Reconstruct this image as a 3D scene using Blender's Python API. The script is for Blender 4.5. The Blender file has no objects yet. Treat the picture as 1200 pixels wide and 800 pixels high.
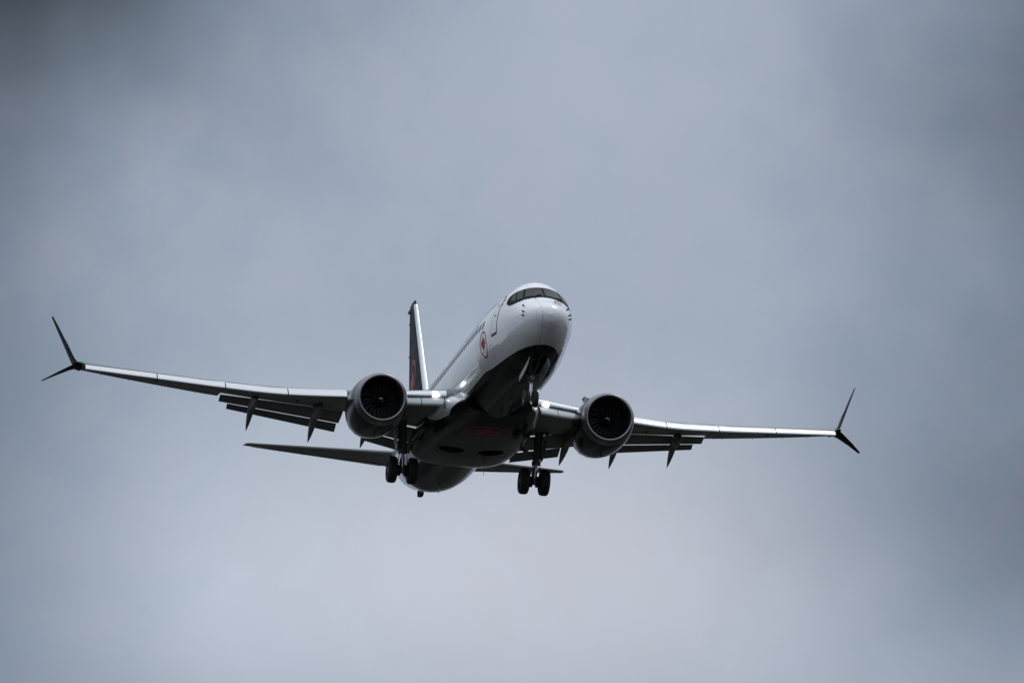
import bpy, bmesh, math, random
from mathutils import Vector, Matrix
from math import sin, cos, pi, radians, sqrt
random.seed(7)
sc = bpy.context.scene
col = sc.collection

# ------------------------------------------------------------------ camera
ELEV = radians(10.4)
sE, cE = sin(ELEV), cos(ELEV)
RC = Matrix(((1, 0, 0), (0, -sE, -cE), (0, cE, -sE)))          # columns: right, up, back
CAM = Vector((0, 0, 1.7))
cam_d = bpy.data.cameras.new('camera')
cam = bpy.data.objects.new('camera', cam_d)
col.objects.link(cam)
cam.matrix_world = Matrix.Translation(CAM) @ RC.to_4x4()
cam_d.sensor_width = 36.0
cam_d.sensor_fit = 'HORIZONTAL'
cam_d.lens = 299.6
cam_d.clip_start = 0.5
cam_d.clip_end = 60000
sc.camera = cam

# ------------------------------------------------------------------ sky
SUN_EL, SUN_AZ = radians(58), radians(40)
world = bpy.data.worlds.new('World')
sc.world = world
world.use_nodes = True
nt = world.node_tree
nt.nodes.clear()


class NT:
    """small helper to write node trees in few lines"""
    def __init__(self, tree):
        self.t = tree

    def n(self, typ, **kw):
        nd = self.t.nodes.new(typ)
        for k, v in kw.items():
            setattr(nd, k, v)
        return nd

    def put(self, sock, v):
        if isinstance(v, bpy.types.NodeSocket):
            self.t.links.new(v, sock)
        else:
            sock.default_value = v

    def math(self, op, a, b=0.0, c=0.0, clamp=False):
        nd = self.n('ShaderNodeMath', operation=op, use_clamp=clamp)
        for i, v in enumerate((a, b, c)):
            self.put(nd.inputs[i], v)
        return nd.outputs[0]

    def vmath(self, op, a, b=(0, 0, 0)):
        nd = self.n('ShaderNodeVectorMath', operation=op)
        self.put(nd.inputs[0], a)
        self.put(nd.inputs[1], b)
        return nd.outputs['Value'] if op in ('DOT_PRODUCT', 'LENGTH', 'DISTANCE') else nd.outputs[0]

    def mix(self, f, a, b, mode='MIX'):
        nd = self.n('ShaderNodeMix', data_type='RGBA', blend_type=mode)
        self.put(nd.inputs[0], f)
        self.put(nd.inputs[6], a)
        self.put(nd.inputs[7], b)
        return nd.outputs[2]

    def noise(self, vec, scale, detail=4, rough=.5, dist=0.0):
        nd = self.n('ShaderNodeTexNoise')
        self.put(nd.inputs['Vector'], vec)
        nd.inputs['Scale'].default_value = scale
        nd.inputs['Detail'].default_value = detail
        nd.inputs['Roughness'].default_value = rough
        nd.inputs['Distortion'].default_value = dist
        return nd.outputs['Fac']

    def ramp(self, f, stops, interp='LINEAR'):
        nd = self.n('ShaderNodeValToRGB')
        nd.color_ramp.interpolation = interp
        e = nd.color_ramp.elements
        while len(e) < len(stops):
            e.new(.5)
        for el, (p, c) in zip(e, stops):
            el.position = p
            el.color = tuple(c) + (1,) if len(c) == 3 else c
        self.put(nd.inputs[0], f)
        return nd.outputs[0]

    def rng(self, v, a, b, c, d, smooth=False):
        nd = self.n('ShaderNodeMapRange', interpolation_type='SMOOTHSTEP' if smooth else 'LINEAR')
        for i, x in enumerate((v, a, b, c, d)):
            self.put(nd.inputs[i], x)
        return nd.outputs[0]


w = NT(nt)
tc = w.n('ShaderNodeTexCoord')
D = w.vmath('NORMALIZE', tc.outputs['Generated'])
sep = w.n('ShaderNodeSeparateXYZ')
w.put(sep.inputs[0], D)
up = w.math('MAXIMUM', sep.outputs['Z'], 0.0)
nish = w.n('ShaderNodeTexSky', sky_type='NISHITA', sun_disc=False)
nish.sun_elevation = SUN_EL
nish.sun_rotation = SUN_AZ
# overcast: brightest overhead, about a third of that at the horizon
cie = w.rng(up, 0.0, 1.0, 0.335, 1.22, True)
# cloud deck: soft large masses
n1 = w.noise(D, 3.2, 4, .5, .3)
n2 = w.noise(D, 11.0, 5, .5, .4)
n3 = w.noise(D, 42.0, 3, .5)


def sky_patch(az, el, rad_az, rad_el, tilt=0.0, soft=(0.2, 1.6)):
    """a soft patch of darker, brighter or tinted sky at an azimuth and elevation; 1 at its heart, 0 outside"""
    a, e = radians(az), radians(el)
    c0 = Vector((sin(a) * cos(e), cos(a) * cos(e), sin(e)))
    right = Vector((cos(a), -sin(a), 0))
    upv = right.cross(c0)
    r2 = right * cos(radians(tilt)) + upv * sin(radians(tilt))
    u2 = -right * sin(radians(tilt)) + upv * cos(radians(tilt))
    dx = w.math('DIVIDE', w.vmath('DOT_PRODUCT', D, tuple(r2)), radians(rad_az))
    dd = w.vmath('SUBTRACT', D, tuple(c0))
    dy = w.math('DIVIDE', w.vmath('DOT_PRODUCT', dd, tuple(u2)), radians(rad_el))
    r = w.math('SQRT', w.math('ADD', w.math('MULTIPLY', dx, dx), w.math('MULTIPLY', dy, dy)))
    r = w.math('ADD', r, w.math('MULTIPLY', w.math('SUBTRACT', n2, .5), 0.45))
    r = w.math('ADD', r, w.math('MULTIPLY', w.math('SUBTRACT', n3, .5), 0.45))
    return w.rng(r, soft[0], soft[1], 1.0, 0.0, True)


lum = w.math('MULTIPLY', cie, w.rng(n1, .3, .7, .95, 1.05))
lum = w.math('MULTIPLY', lum, w.rng(n2, .3, .7, .95, 1.05))
lum = w.math('MULTIPLY', lum, w.rng(n3, .3, .7, .965, 1.035))
SKY_PATCHES = [  # azimuth, elevation, radii, tilt, depth (negative = darker), softness
    (-3.69, 13.53, 2.38, 1.97, 0, -.92, (.0, 1.7)),
    (4.31, 12.08, 1.79, 1.53, 0, -.72, (.0, 1.7)),
    (4.15, 9.27, 1.94, 1.20, 0, -.69, (.0, 1.7)),
    (-4.23, 9.08, 1.53, 4.55, 0, -.53, (.0, 1.7)),
    (-0.40, 8.81, 3.45, 1.10, 0, .48, (.0, 1.7)),
]
for az, el, ra, re, ti, dep, so in SKY_PATCHES:  # dark patches mix cloud tone with lens corner falloff painted into the sky
    m = sky_patch(az, el, ra, re, ti, so)
    lum = w.math('MULTIPLY', lum, w.math('ADD', 1.0, w.math('MULTIPLY', m, dep)))
tint = w.ramp(lum, [(.08, (.84, 1, 1.25)), (.22, (.80, 1, 1.29)), (.43, (.87, 1.0, 1.205)), (.60, (.89, 1.0, 1.14))])
tint = w.mix(sky_patch(.2, 8.9, 1.9, .9, 0, (.0, 1.7)), tint, (.965, 1.0, 1.135, 1))
n4 = w.noise(D, 120.0, 4, .6, .5)
lum = w.math('MULTIPLY', lum, w.rng(n4, .3, .7, .98, 1.02))
tint = w.mix(w.math('MULTIPLY', w.rng(n4, .40, .60, 0, 1), w.rng(n3, .35, .65, .1, .5)), tint, (.93, .985, 1.19, 1))
tint = w.mix(w.rng(up, .35, .9, 0, .8), tint, (.97, 1.0, 1.05, 1))
lumc = w.n('ShaderNodeCombineXYZ')
for i in range(3):
    w.put(lumc.inputs[i], w.math('MULTIPLY', lum, 10.0))
cloud = w.mix(1.0, tint, lumc.outputs[0], 'MULTIPLY')
skycol = w.mix(.95, nish.outputs[0], cloud)
bg = w.n('ShaderNodeBackground')
w.put(bg.inputs[0], skycol)
bg.inputs[1].default_value = 0.1
wo = w.n('ShaderNodeOutputWorld')
nt.links.new(bg.outputs[0], wo.inputs[0])

# ------------------------------------------------------------------ sun behind the overcast
sun_d = bpy.data.lights.new('sun', 'SUN')
sun_d.energy = 0.5
sun_d.angle = radians(16)
sun_d.color = (1.0, .97, .93)
sun = bpy.data.objects.new('sun', sun_d)
col.objects.link(sun)
sdir = Vector((sin(SUN_AZ) * cos(SUN_EL), cos(SUN_AZ) * cos(SUN_EL), sin(SUN_EL)))
sun.rotation_euler = sdir.to_track_quat('Z', 'Y').to_euler()
sun.location = (0, 0, 200)

vs = sc.view_settings
vs.view_transform = 'Standard'
vs.look = 'None'
vs.exposure = 0.0
vs.gamma = 1.0
vs.use_curve_mapping = False
sc.render.engine = 'CYCLES'
sc.cycles.max_bounces = 6

# ------------------------------------------------------------------ materials


def mat(name, base=(.5, .5, .5), rough=.4, metal=0.0, coat=0.0, spec=.5, emit=None, es=0.0):
    m = bpy.data.materials.new(name)
    m.use_nodes = True
    b = m.node_tree.nodes['Principled BSDF']
    b.inputs['Base Color'].default_value = (*base, 1)
    b.inputs['Roughness'].default_value = rough
    b.inputs['Metallic'].default_value = metal
    b.inputs['Coat Weight'].default_value = coat
    b.inputs['Coat Roughness'].default_value = .06
    b.inputs['Specular IOR Level'].default_value = spec
    if emit:
        b.inputs['Emission Color'].default_value = (*emit, 1)
        b.inputs['Emission Strength'].default_value = es
    return m


def grime(m, base, amount=.25, scale=1.2, stretch=(.25, 1, 1), rough=(.3, .5), bump=0.0, tone=.55):
    """streaky wear along the airflow: varies colour and gloss"""
    t = NT(m.node_tree)
    b = m.node_tree.nodes['Principled BSDF']
    c = t.n('ShaderNodeTexCoord')
    mp = t.n('ShaderNodeMapping')
    mp.inputs['Scale'].default_value = stretch
    t.put(mp.inputs[0], c.outputs['Object'])
    nz = t.noise(mp.outputs[0], scale, 6, .6, .4)
    f = t.rng(nz, .42, .75, 0, amount)
    t.put(b.inputs['Base Color'], t.mix(f, (*base, 1), (base[0] * tone, base[1] * tone, base[2] * tone * .95, 1)))
    nz2 = t.noise(mp.outputs[0], scale * 3, 4, .6)
    t.put(b.inputs['Roughness'], t.rng(nz2, .3, .7, rough[0], rough[1]))
    if bump:
        bp = t.n('ShaderNodeBump')
        bp.inputs['Strength'].default_value = bump
        bp.inputs['Distance'].default_value = .02
        t.put(bp.inputs['Height'], nz2)
        t.put(b.inputs['Normal'], bp.outputs[0])
    return m


M = {}
M['white'] = grime(mat('white_paint', coat=.5), (.72, .73, .745), .18, 1.0, (.2, 1, 1), (.22, .34), 0, .8)
M['black'] = grime(mat('black_paint', spec=.09), (.006, .006, .008), .4, 1.0, (.2, 1, 1), (.14, .24), 0, 2.0)
M['matte_black'] = grime(mat('tail_black_paint', spec=.04), (.008, .008, .011), .4, 1.0, (.2, 1, 1), (.42, .55), 0, 1.8)
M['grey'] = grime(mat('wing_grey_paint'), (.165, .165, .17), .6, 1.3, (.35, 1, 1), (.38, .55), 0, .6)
M['slat'] = grime(mat('polished_slat_metal', metal=.9), (.58, .61, .635), .3, 1.5, (1, .5, 1), (.26, .4), 0, .8)
M['lip'] = grime(mat('inlet_lip_metal', metal=1), (.20, .20, .213), .35, 1.4, (1, 1, 1), (.26, .38), 0, .75)
M['edge'] = grime(mat('leading_edge_metal', metal=.85), (.62, .65, .69), .2, 1.5, (1, 1, 1), (.25, .38), 0, .85)
M['krueger'] = grime(mat('pale_flap_paint'), (.42, .47, .48), .3, 1.6, (1, .5, 1), (.3, .45), 0, .75)
M['flap'] = grime(mat('flap_grey_paint'), (.145, .145, .15), .5, 1.5, (.4, 1, 1), (.4, .6), 0, .65)
M['fairing'] = grime(mat('fairing_grey_paint'), (.155, .155, .16), .5, 1.5, (.4, 1, 1), (.4, .55), 0, .65)
M['tyre'] = grime(mat('tyre_rubber'), (.016, .016, .017), .5, 6, (1, 1, 1), (.6, .85), .3, 1.8)
M['hub'] = grime(mat('wheel_hub_metal', metal=.5), (.30, .30, .31), .5, 6, (1, 1, 1), (.35, .5))
M['strut'] = grime(mat('landing_gear_paint'), (.13, .13, .135), .5, 4, (1, 1, 1), (.35, .5), 0, .5)
M['steel'] = mat('chromed_piston_steel', (.5, .51, .53), .2, 1)
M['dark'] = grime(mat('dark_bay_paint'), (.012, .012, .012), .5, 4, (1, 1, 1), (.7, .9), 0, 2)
M['inlet'] = grime(mat('inlet_liner', spec=.2), (.022, .022, .024), .4, 4, (1, 1, 1), (.5, .7), 0, .6)
M['fan'] = grime(mat('fan_blade_composite'), (.05, .05, .054), .4, 5, (1, 1, 1), (.25, .36), 0, .7)
M['spinner'] = mat('spinner_paint', (.012, .012, .013), .35)
M['mark'] = mat('white_spinner_mark', (.75, .75, .75), .5)
M['hot'] = grime(mat('exhaust_titanium', metal=1), (.30, .28, .26), .5, 3, (.4, 1, 1), (.35, .5))
M['red'] = grime(mat('red_emblem_paint', spec=.08), (.31, .022, .03), .2, 3, (1, 1, 1), (.35, .45))
M['ink'] = mat('black_lettering', (.012, .012, .014), .4, spec=.15)
M['glassmask'] = mat('windshield_black_surround', (.005, .005, .006), .5, spec=.03)
M['pane'] = mat('cockpit_glass', (.013, .018, .020), .10, spec=.045)
M['cabin'] = mat('cabin_window_glass', (.06, .066, .075), .3, spec=.15)
M['seal'] = mat('door_seal_rubber', (.03, .03, .034), .6, spec=.1)
M['probe'] = mat('probe_metal', (.03, .03, .03), .4, .5)
M['lampglass'] = mat('lit_landing_lamp', (.8, .8, .8), .2, emit=(1, .98, .95), es=4.0)
M['green'] = mat('green_navigation_lamp', (.02, .35, .12), .2, emit=(.05, 1, .3), es=.05)
M['redlamp'] = mat('red_navigation_lamp', (.10, .01, .01), .2, emit=(1, .06, .03), es=.0)


def fuselage_material():
    m = mat('fuselage_livery')
    t = NT(m.node_tree)
    b = m.node_tree.nodes['Principled BSDF']
    at = t.n('ShaderNodeAttribute', attribute_name='livery')
    belly = t.rng(at.outputs['Fac'], -.004, .004, 1.0, 0.0)
    c = t.n('ShaderNodeTexCoord')
    sp = t.n('ShaderNodeSeparateXYZ')
    t.put(sp.inputs[0], c.outputs['Object'])
    x, y, z = sp.outputs
    mp = t.n('ShaderNodeMapping')
    mp.inputs['Scale'].default_value = (.16, 1, 1)
    t.put(mp.inputs[0], c.outputs['Object'])
    nz = t.noise(mp.outputs[0], 1.4, 6, .6, .4)
    white = t.mix(t.rng(nz, .4, .75, 0, .35), (.72, .73, .745, 1), (.59, .59, .59, 1))
    black = t.mix(t.rng(nz, .4, .75, 0, .6), (.004, .004, .006, 1), (.010, .0095, .0095, 1))
    colr = t.mix(belly, white, black)
    # skin joints: thin frames round the barrel and lap joints along it
    fx = t.math('ABSOLUTE', t.math('SUBTRACT', t.math('FRACT', t.math('DIVIDE', t.math('ADD', x, 1.13), 2.54)), .5))
    ln = t.math('LESS_THAN', fx, .0055)
    ang = t.math('ARCTAN2', z, y)
    fa = t.math('ABSOLUTE', t.math('SUBTRACT', t.math('FRACT', t.math('MULTIPLY', t.math('ADD', ang, 3.3), 2.2)), .5))
    ln2 = t.math('LESS_THAN', fa, .010)
    joint = t.math('MULTIPLY', t.math('MAXIMUM', ln, ln2), .55)
    colr = t.mix(joint, colr, t.mix(belly, (.30, .30, .31, 1), (.05, .05, .052, 1)))
    t.put(b.inputs['Base Color'], colr)
    nz2 = t.noise(mp.outputs[0], 5, 4, .6)
    t.put(b.inputs['Roughness'], t.math('ADD', t.rng(nz2, .3, .7, .16, .24), t.math('MULTIPLY', belly, -.05)))
    t.put(b.inputs['Specular IOR Level'], t.math('SUBTRACT', .5, t.math('MULTIPLY', belly, .445)))
    t.put(b.inputs['Coat Weight'], t.math('MULTIPLY', t.math('SUBTRACT', 1.0, belly), .8))
    b.inputs['Coat Roughness'].default_value = .035
    # slightly wavy skin between frames and stringers
    wv = t.n('ShaderNodeMapping')
    wv.inputs['Scale'].default_value = (.16, 1.6, 1.6)
    t.put(wv.inputs[0], c.outputs['Object'])
    nb = t.noise(wv.outputs[0], 1.6, 2, .5)
    bp = t.n('ShaderNodeBump')
    bp.inputs['Strength'].default_value = .55
    bp.inputs['Distance'].default_value = .035
    t.put(bp.inputs['Height'], nb)
    t.put(b.inputs['Normal'], bp.outputs[0])
    t.put(b.inputs['Coat Normal'], bp.outputs[0])
    return m


M['fuselage'] = fuselage_material()

# ------------------------------------------------------------------ ground
gm = mat('airfield_ground')
t = NT(gm.node_tree)
gb = gm.node_tree.nodes['Principled BSDF']
gc = t.n('ShaderNodeTexCoord')
g1 = t.noise(gc.outputs['Object'], .004, 5, .6)
g2 = t.noise(gc.outputs['Object'], .05, 6, .6)
g3 = t.noise(gc.outputs['Object'], 1.5, 5, .6)
gcol = t.mix(t.rng(g1, .42, .58, 0, 1, True), (.022, .024, .018, 1), (.033, .031, .027, 1))
gcol = t.mix(t.rng(g2, .4, .65, 0, .6), gcol, (.020, .022, .017, 1))
gcol = t.mix(t.rng(g3, .4, .7, 0, .35), gcol, (.038, .036, .032, 1))
vor = t.n('ShaderNodeTexVoronoi', distance='CHEBYCHEV')  # unseen field patches and road lines added for streaked reflections in the belly
vor.inputs['Scale'].default_value = .012
t.put(vor.inputs['Vector'], gc.outputs['Object'])
vs_ = t.n('ShaderNodeSeparateColor')
t.put(vs_.inputs[0], vor.outputs['Color'])
gcol = t.mix(t.rng(vs_.outputs[0], .70, .74, 0, .8), gcol, (.042, .040, .036, 1))
gcol = t.mix(t.rng(vs_.outputs[1], .55, .6, 0, .8), gcol, (.010, .012, .009, 1))
vr = t.n('ShaderNodeTexVoronoi', feature='DISTANCE_TO_EDGE')
vr.inputs['Scale'].default_value = .007
t.put(vr.inputs['Vector'], gc.outputs['Object'])
gcol = t.mix(t.rng(vr.outputs[0], .030, .036, 1, 0), gcol, (.075, .073, .07, 1))
t.put(gb.inputs['Base Color'], gcol)
gb.inputs['Roughness'].default_value = .95
gb.inputs['Specular IOR Level'].default_value = .1
gbm = bmesh.new()
bmesh.ops.create_grid(gbm, x_segments=8, y_segments=8, size=25000)
gme = bpy.data.meshes.new('ground')
gbm.to_mesh(gme)
gbm.free()
gme.materials.append(gm)
ground = bpy.data.objects.new('ground', gme)
col.objects.link(ground)
ground['kind'] = 'structure'

# ------------------------------------------------------------------ placing the aircraft
# aircraft axes: x aft of the nose, y to starboard, z up, in metres
YAW, PIT, ROL = 0.1591265, -0.2262249, -0.0535518
TX, TY, TZ = -1.4432, -2.3057, -364.238
ORG = Vector((18.0, 0.0, -3.77))


def rotm():
    B = Matrix(((0, -1, 0), (0, 0, 1), (-1, 0, 0)))
    c, s = cos(YAW), sin(YAW)
    Y = Matrix(((c, 0, s), (0, 1, 0), (-s, 0, c)))
    c, s = cos(PIT), sin(PIT)
    X = Matrix(((1, 0, 0), (0, c, -s), (0, s, c)))
    c, s = cos(ROL), sin(ROL)
    Z = Matrix(((c, -s, 0), (s, c, 0), (0, 0, 1)))
    return Z @ X @ Y @ B


RA = rotm()
plane = bpy.data.objects.new('airliner', None)
plane.empty_display_size = 3
col.objects.link(plane)
pos = CAM + RC @ (RA @ (ORG - Vector((18, 0, 0))) + Vector((TX, TY, TZ)))
plane.matrix_world = Matrix.Translation(pos) @ (RC @ RA).to_4x4()
plane['label'] = 'white twin-engine passenger jet with black belly and lowered landing gear, flying under grey clouds'
plane['category'] = 'airplane'


def obj(name, me, m, parent=plane, sharp=38, label=None):
    """link a mesh written in aircraft axes as a part"""
    me.materials.clear()
    for mm in (m if isinstance(m, (list, tuple)) else [m]):
        me.materials.append(mm)
    me.name = name
    o = bpy.data.objects.new(name, me)
    col.objects.link(o)
    o.parent = parent
    if sharp is not None:
        for p in me.polygons:
            p.use_smooth = True
        me.set_sharp_from_angle(angle=radians(sharp))
    if label:
        o['label'] = label
    return o


def mesh(verts, faces, fix=True):
    me = bpy.data.meshes.new('m')
    me.from_pydata([tuple(Vector(v) - ORG) for v in verts], [], faces)
    if fix:
        bm = bmesh.new()
        bm.from_mesh(me)
        bmesh.ops.recalc_face_normals(bm, faces=bm.faces)
        bm.to_mesh(me)
        bm.free()
    return me


class MB:
    """collects vertices and faces of one part"""
    def __init__(self):
        self.v, self.f = [], []

    def add(self, verts, faces):
        k = len(self.v)
        self.v += [tuple(p) for p in verts]
        self.f += [tuple(i + k for i in fc) for fc in faces]
        return self

    def loft(self, rings, close=True, caps=(True, True)):
        n = len(rings[0])
        vs_ = [p for r in rings for p in r]
        fs = []
        for i in range(len(rings) - 1):
            for j in range(n if close else n - 1):
                a, b = i * n + j, i * n + (j + 1) % n
                fs.append((a, b, b + n, a + n))
        if caps[0]:
            fs.append(tuple(range(n)))
        if caps[1]:
            fs.append(tuple((len(rings) - 1) * n + j for j in range(n)))
        return self.add(vs_, fs)

    def tube(self, pts, rad, n=12):
        """round bar through points; rad a number or one per point"""
        pts = [Vector(p) for p in pts]
        rr = rad if isinstance(rad, (list, tuple)) else [rad] * len(pts)
        rings = []
        for i, p in enumerate(pts):
            d = (pts[min(i + 1, len(pts) - 1)] - pts[max(i - 1, 0)]).normalized()
            a = d.orthogonal().normalized() if i == 0 else (a - d * a.dot(d)).normalized()
            b = d.cross(a)
            rings.append([p + (a * cos(2 * pi * k / n) + b * sin(2 * pi * k / n)) * rr[i] for k in range(n)])
        return self.loft(rings)

    def box(self, c, s, rot=None):
        c = Vector(c)
        R = rot or Matrix.Identity(3)
        vs_ = [c + R @ Vector((sx * s[0] / 2, sy * s[1] / 2, sz * s[2] / 2)) for sx in (-1, 1) for sy in (-1, 1) for sz in (-1, 1)]
        return self.add(vs_, [(0, 1, 3, 2), (4, 6, 7, 5), (0, 4, 5, 1), (2, 3, 7, 6), (0, 2, 6, 4), (1, 5, 7, 3)])

    def plate(self, outline, thick):
        """flat outline of 3D points given a thickness along its normal"""
        P = [Vector(p) for p in outline]
        nrm = Vector((0, 0, 0))
        for i in range(len(P)):
            nrm += P[i].cross(P[(i + 1) % len(P)])
        nrm = nrm.normalized() * (thick / 2)
        return self.loft([[p - nrm for p in P], [p + nrm for p in P]])

    def lathe(self, prof, c, n=64, ax='x'):
        """profile of (along, radius) turned round an axis through c"""
        rings = []
        for a, r in prof:
            ring = []
            for k in range(n):
                q = 2 * pi * k / n
                if ax == 'x':
                    ring.append((c[0] + a, c[1] + r * cos(q), c[2] + r * sin(q)))
                else:
                    ring.append((c[0] + r * cos(q), c[1] + a, c[2] + r * sin(q)))
            rings.append(ring)
        return self.loft(rings, caps=(False, False))

    def done(self, name, m, parent=plane, sharp=38, label=None, fix=True):
        return obj(name, mesh(self.v, self.f, fix), m, parent, sharp, label)


def pchip(xs, ys):
    h = [b - a for a, b in zip(xs, xs[1:])]
    dl = [(b - a) / k for a, b, k in zip(ys, ys[1:], h)]
    m = [0.0] * len(xs)
    m[0], m[-1] = dl[0], dl[-1]
    for i in range(1, len(xs) - 1):
        if dl[i - 1] * dl[i] > 0:
            w1, w2 = 2 * h[i] + h[i - 1], h[i] + 2 * h[i - 1]
            m[i] = (w1 + w2) / (w1 / dl[i - 1] + w2 / dl[i])

    def f(x):
        x = min(max(x, xs[0]), xs[-1])
        i = 0
        while i < len(h) - 1 and x > xs[i + 1]:
            i += 1
        q = (x - xs[i]) / h[i]
        return ((2 * q**3 - 3 * q * q + 1) * ys[i] + (q**3 - 2 * q * q + q) * h[i] * m[i]
                + (-2 * q**3 + 3 * q * q) * ys[i + 1] + (q**3 - q * q) * h[i] * m[i + 1])
    return f


def lerp(a, b, q):
    return a + (b - a) * q


def tab(xs, ys):
    def f(x):
        if x <= xs[0]:
            return ys[0]
        for a, b, c, d in zip(xs, xs[1:], ys, ys[1:]):
            if x <= b:
                return lerp(c, d, (x - a) / (b - a))
        return ys[-1]
    return f


# ------------------------------------------------------------------ fuselage
TOP = pchip([0, .08, .25, .5, .9, 1.3, 1.7, 2.45, 2.9, 3.3, 3.7, 4.1, 4.6, 5.2, 6, 24, 28, 31, 34, 36.5, 38],
            [-.42, -.18, .0, .13, .29, .45, .64, 1.06, 1.33, 1.55, 1.72, 1.81, 1.86, 1.88, 1.88, 1.88, 1.84, 1.74, 1.58, 1.38, 1.2])
BOT = pchip([0, .08, .25, .5, .9, 1.5, 2.2, 3, 4, 5, 6.5, 26, 28, 29.5, 31, 32.5, 34, 36, 37, 38],
            [-.42, -.67, -.85, -1.03, -1.26, -1.48, -1.65, -1.79, -1.91, -1.97, -2.02, -2.05, -2.01, -1.89, -1.63, -1.3, -.9, -.29, .06, .42])
WID = pchip([0, .08, .25, .5, .9, 1.5, 2.2, 3, 4, 5, 6.5, 8, 27, 29, 31, 33, 35, 36.5, 37.5, 38],
            [0, .28, .46, .65, .86, 1.07, 1.24, 1.38, 1.50, 1.61, 1.75, 1.84, 1.87, 1.82, 1.64, 1.32, .92, .58, .38, .30])
ZC0 = pchip([0, 1, 2, 3, 4, 5.5], [-.42, -.33, -.22, -.12, -.05, 0])


def ZC(x):
    if x < 5.5:
        return ZC0(x)
    return 0.0 if x < 24 else .5 * (TOP(x) + BOT(x)) * min(1, (x - 24) / 4)


def surf(x, th, off=0.0):
    """point on the fuselage skin at station x, angle th (0 = starboard, 90 deg = crown)"""
    def at(x, th):
        z0 = ZC(x)
        s = sin(th)
        return Vector((x, WID(x) * cos(th), z0 + ((TOP(x) - z0) if s > 0 else (z0 - BOT(x))) * s))
    p = at(x, th)
    if off:
        e = .01
        dx = at(min(x + e, 38), th) - at(max(x - e, .001), th)
        dt = at(x, th + e) - at(x, th - e)
        nn = dt.cross(dx).normalized()
        if nn.dot(p - Vector((x, 0, ZC(x)))) < 0:
            nn = -nn
        p = p + nn * off
    return p


BELLY = pchip([0, 6, 8, 13, 23, 27, 29.5, 31, 40], [-1.42, -1.41, -1.33, -1.33, -1.5, -1.53, -1.64, -1.78, -2.5])
xs_ = [.004, .02, .05, .09] + [.14 + .06 * i for i in range(98)] + [6.1 + .25 * i for i in range(128)]
xs_ = [x for x in xs_ if x < 38] + [38.0]
NF = 128
fb = MB().loft([[surf(x, 2 * pi * k / NF) for k in range(NF)] for x in xs_])
fus = fb.done('fuselage', [M['fuselage'], M['dark']])


def cut(o, cutter_mesh):
    """carve an opening into a part; the faces of the opening take the dark bay paint"""
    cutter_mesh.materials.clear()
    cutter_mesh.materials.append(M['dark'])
    co = bpy.data.objects.new('cutter', cutter_mesh)
    col.objects.link(co)
    co.parent = o.parent
    md = o.modifiers.new('cut', 'BOOLEAN')
    md.operation = 'DIFFERENCE'
    md.solver = 'EXACT'
    md.material_mode = 'TRANSFER'
    md.object = co
    bpy.context.view_layer.update()
    dg = bpy.context.evaluated_depsgraph_get()
    new = bpy.data.meshes.new_from_object(o.evaluated_get(dg), depsgraph=dg)
    o.modifiers.clear()
    old = o.data
    o.data = new
    new.name = o.name
    bpy.data.objects.remove(co)
    bpy.data.meshes.remove(old)


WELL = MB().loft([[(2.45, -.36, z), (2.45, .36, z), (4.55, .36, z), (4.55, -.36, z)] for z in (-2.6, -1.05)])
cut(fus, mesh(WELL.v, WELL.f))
me = fus.data
at_ = me.attributes.new('livery', 'FLOAT', 'POINT')
for i, v in enumerate(me.vertices):
    p = v.co + ORG
    at_.data[i].value = p.z - BELLY(p.x)


# ---- marks laid on a surface
def tri_decal(loops, mapping, step=.12):
    """2D outlines -> fine mesh mapped onto a surface"""
    bm = bmesh.new()
    for lp in loops:
        bm.faces.new([bm.verts.new((p[0], p[1], 0)) for p in lp])
    return bm_decal(bm, mapping, step)


def bm_decal(bm, mapping, step=.12):
    bmesh.ops.triangulate(bm, faces=bm.faces[:], ngon_method='EAR_CLIP')
    for axis in (0, 1):
        lo = min(v.co[axis] for v in bm.verts)
        hi = max(v.co[axis] for v in bm.verts)
        k = lo + step
        while k < hi:
            no = (1, 0, 0) if axis == 0 else (0, 1, 0)
            bmesh.ops.bisect_plane(bm, geom=bm.verts[:] + bm.edges[:] + bm.faces[:], plane_co=tuple(k * c for c in no), plane_no=no, dist=1e-5)
            k += step
    for v in bm.verts:
        v.co = Vector(mapping(v.co.x, v.co.y)) - ORG
    me = bpy.data.meshes.new('m')
    bm.to_mesh(me)
    bm.free()
    return me


def merge(meshes):
    bm = bmesh.new()
    for m in meshes:
        bm.from_mesh(m)
    out = bpy.data.meshes.new('m')
    bm.to_mesh(out)
    bm.free()
    return out


LEAFH = [(0, 1.0), (.17, .66), (.37, .78), (.27, .30), (.53, .57), (.59, .42), (.88, .48), (.77, .22), (.90, .12), (.43, -.26), (.48, -.44), (.045, -.37)]
LEAF = LEAFH + [(.04, -.95), (-.04, -.95)] + [(-x, y) for x, y in LEAFH[::-1][:-1]]


def ring_leaf(r, mapping, name, parent, mats=None):
    """red maple leaf inside a ring that its stem meets at the foot"""
    bm = bmesh.new()
    n = 56
    ro = [bm.verts.new((r * sin(2 * pi * k / n), r * cos(2 * pi * k / n), 0)) for k in range(n)]
    ri = [bm.verts.new((r * .86 * sin(2 * pi * k / n), r * .86 * cos(2 * pi * k / n), 0)) for k in range(n)]
    for k in range(n):
        bm.faces.new((ro[k], ro[(k + 1) % n], ri[(k + 1) % n], ri[k]))
    a = bm_decal(bm, mapping, .1)
    b = tri_decal([[(x * r * .70, y * r * .70 - .03 * r) for x, y in LEAF]], mapping, .1)
    return obj(name, merge([a, b]), M['red'], parent, sharp=None)


def skin_map(cx, th0, s, off=.006, zmul=None):
    R0 = 1.86
    return lambda u, v: surf(cx - s * u if s > 0 else cx + u, (th0 + v / R0) if s > 0 else (pi - th0 - v / R0), off)


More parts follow.
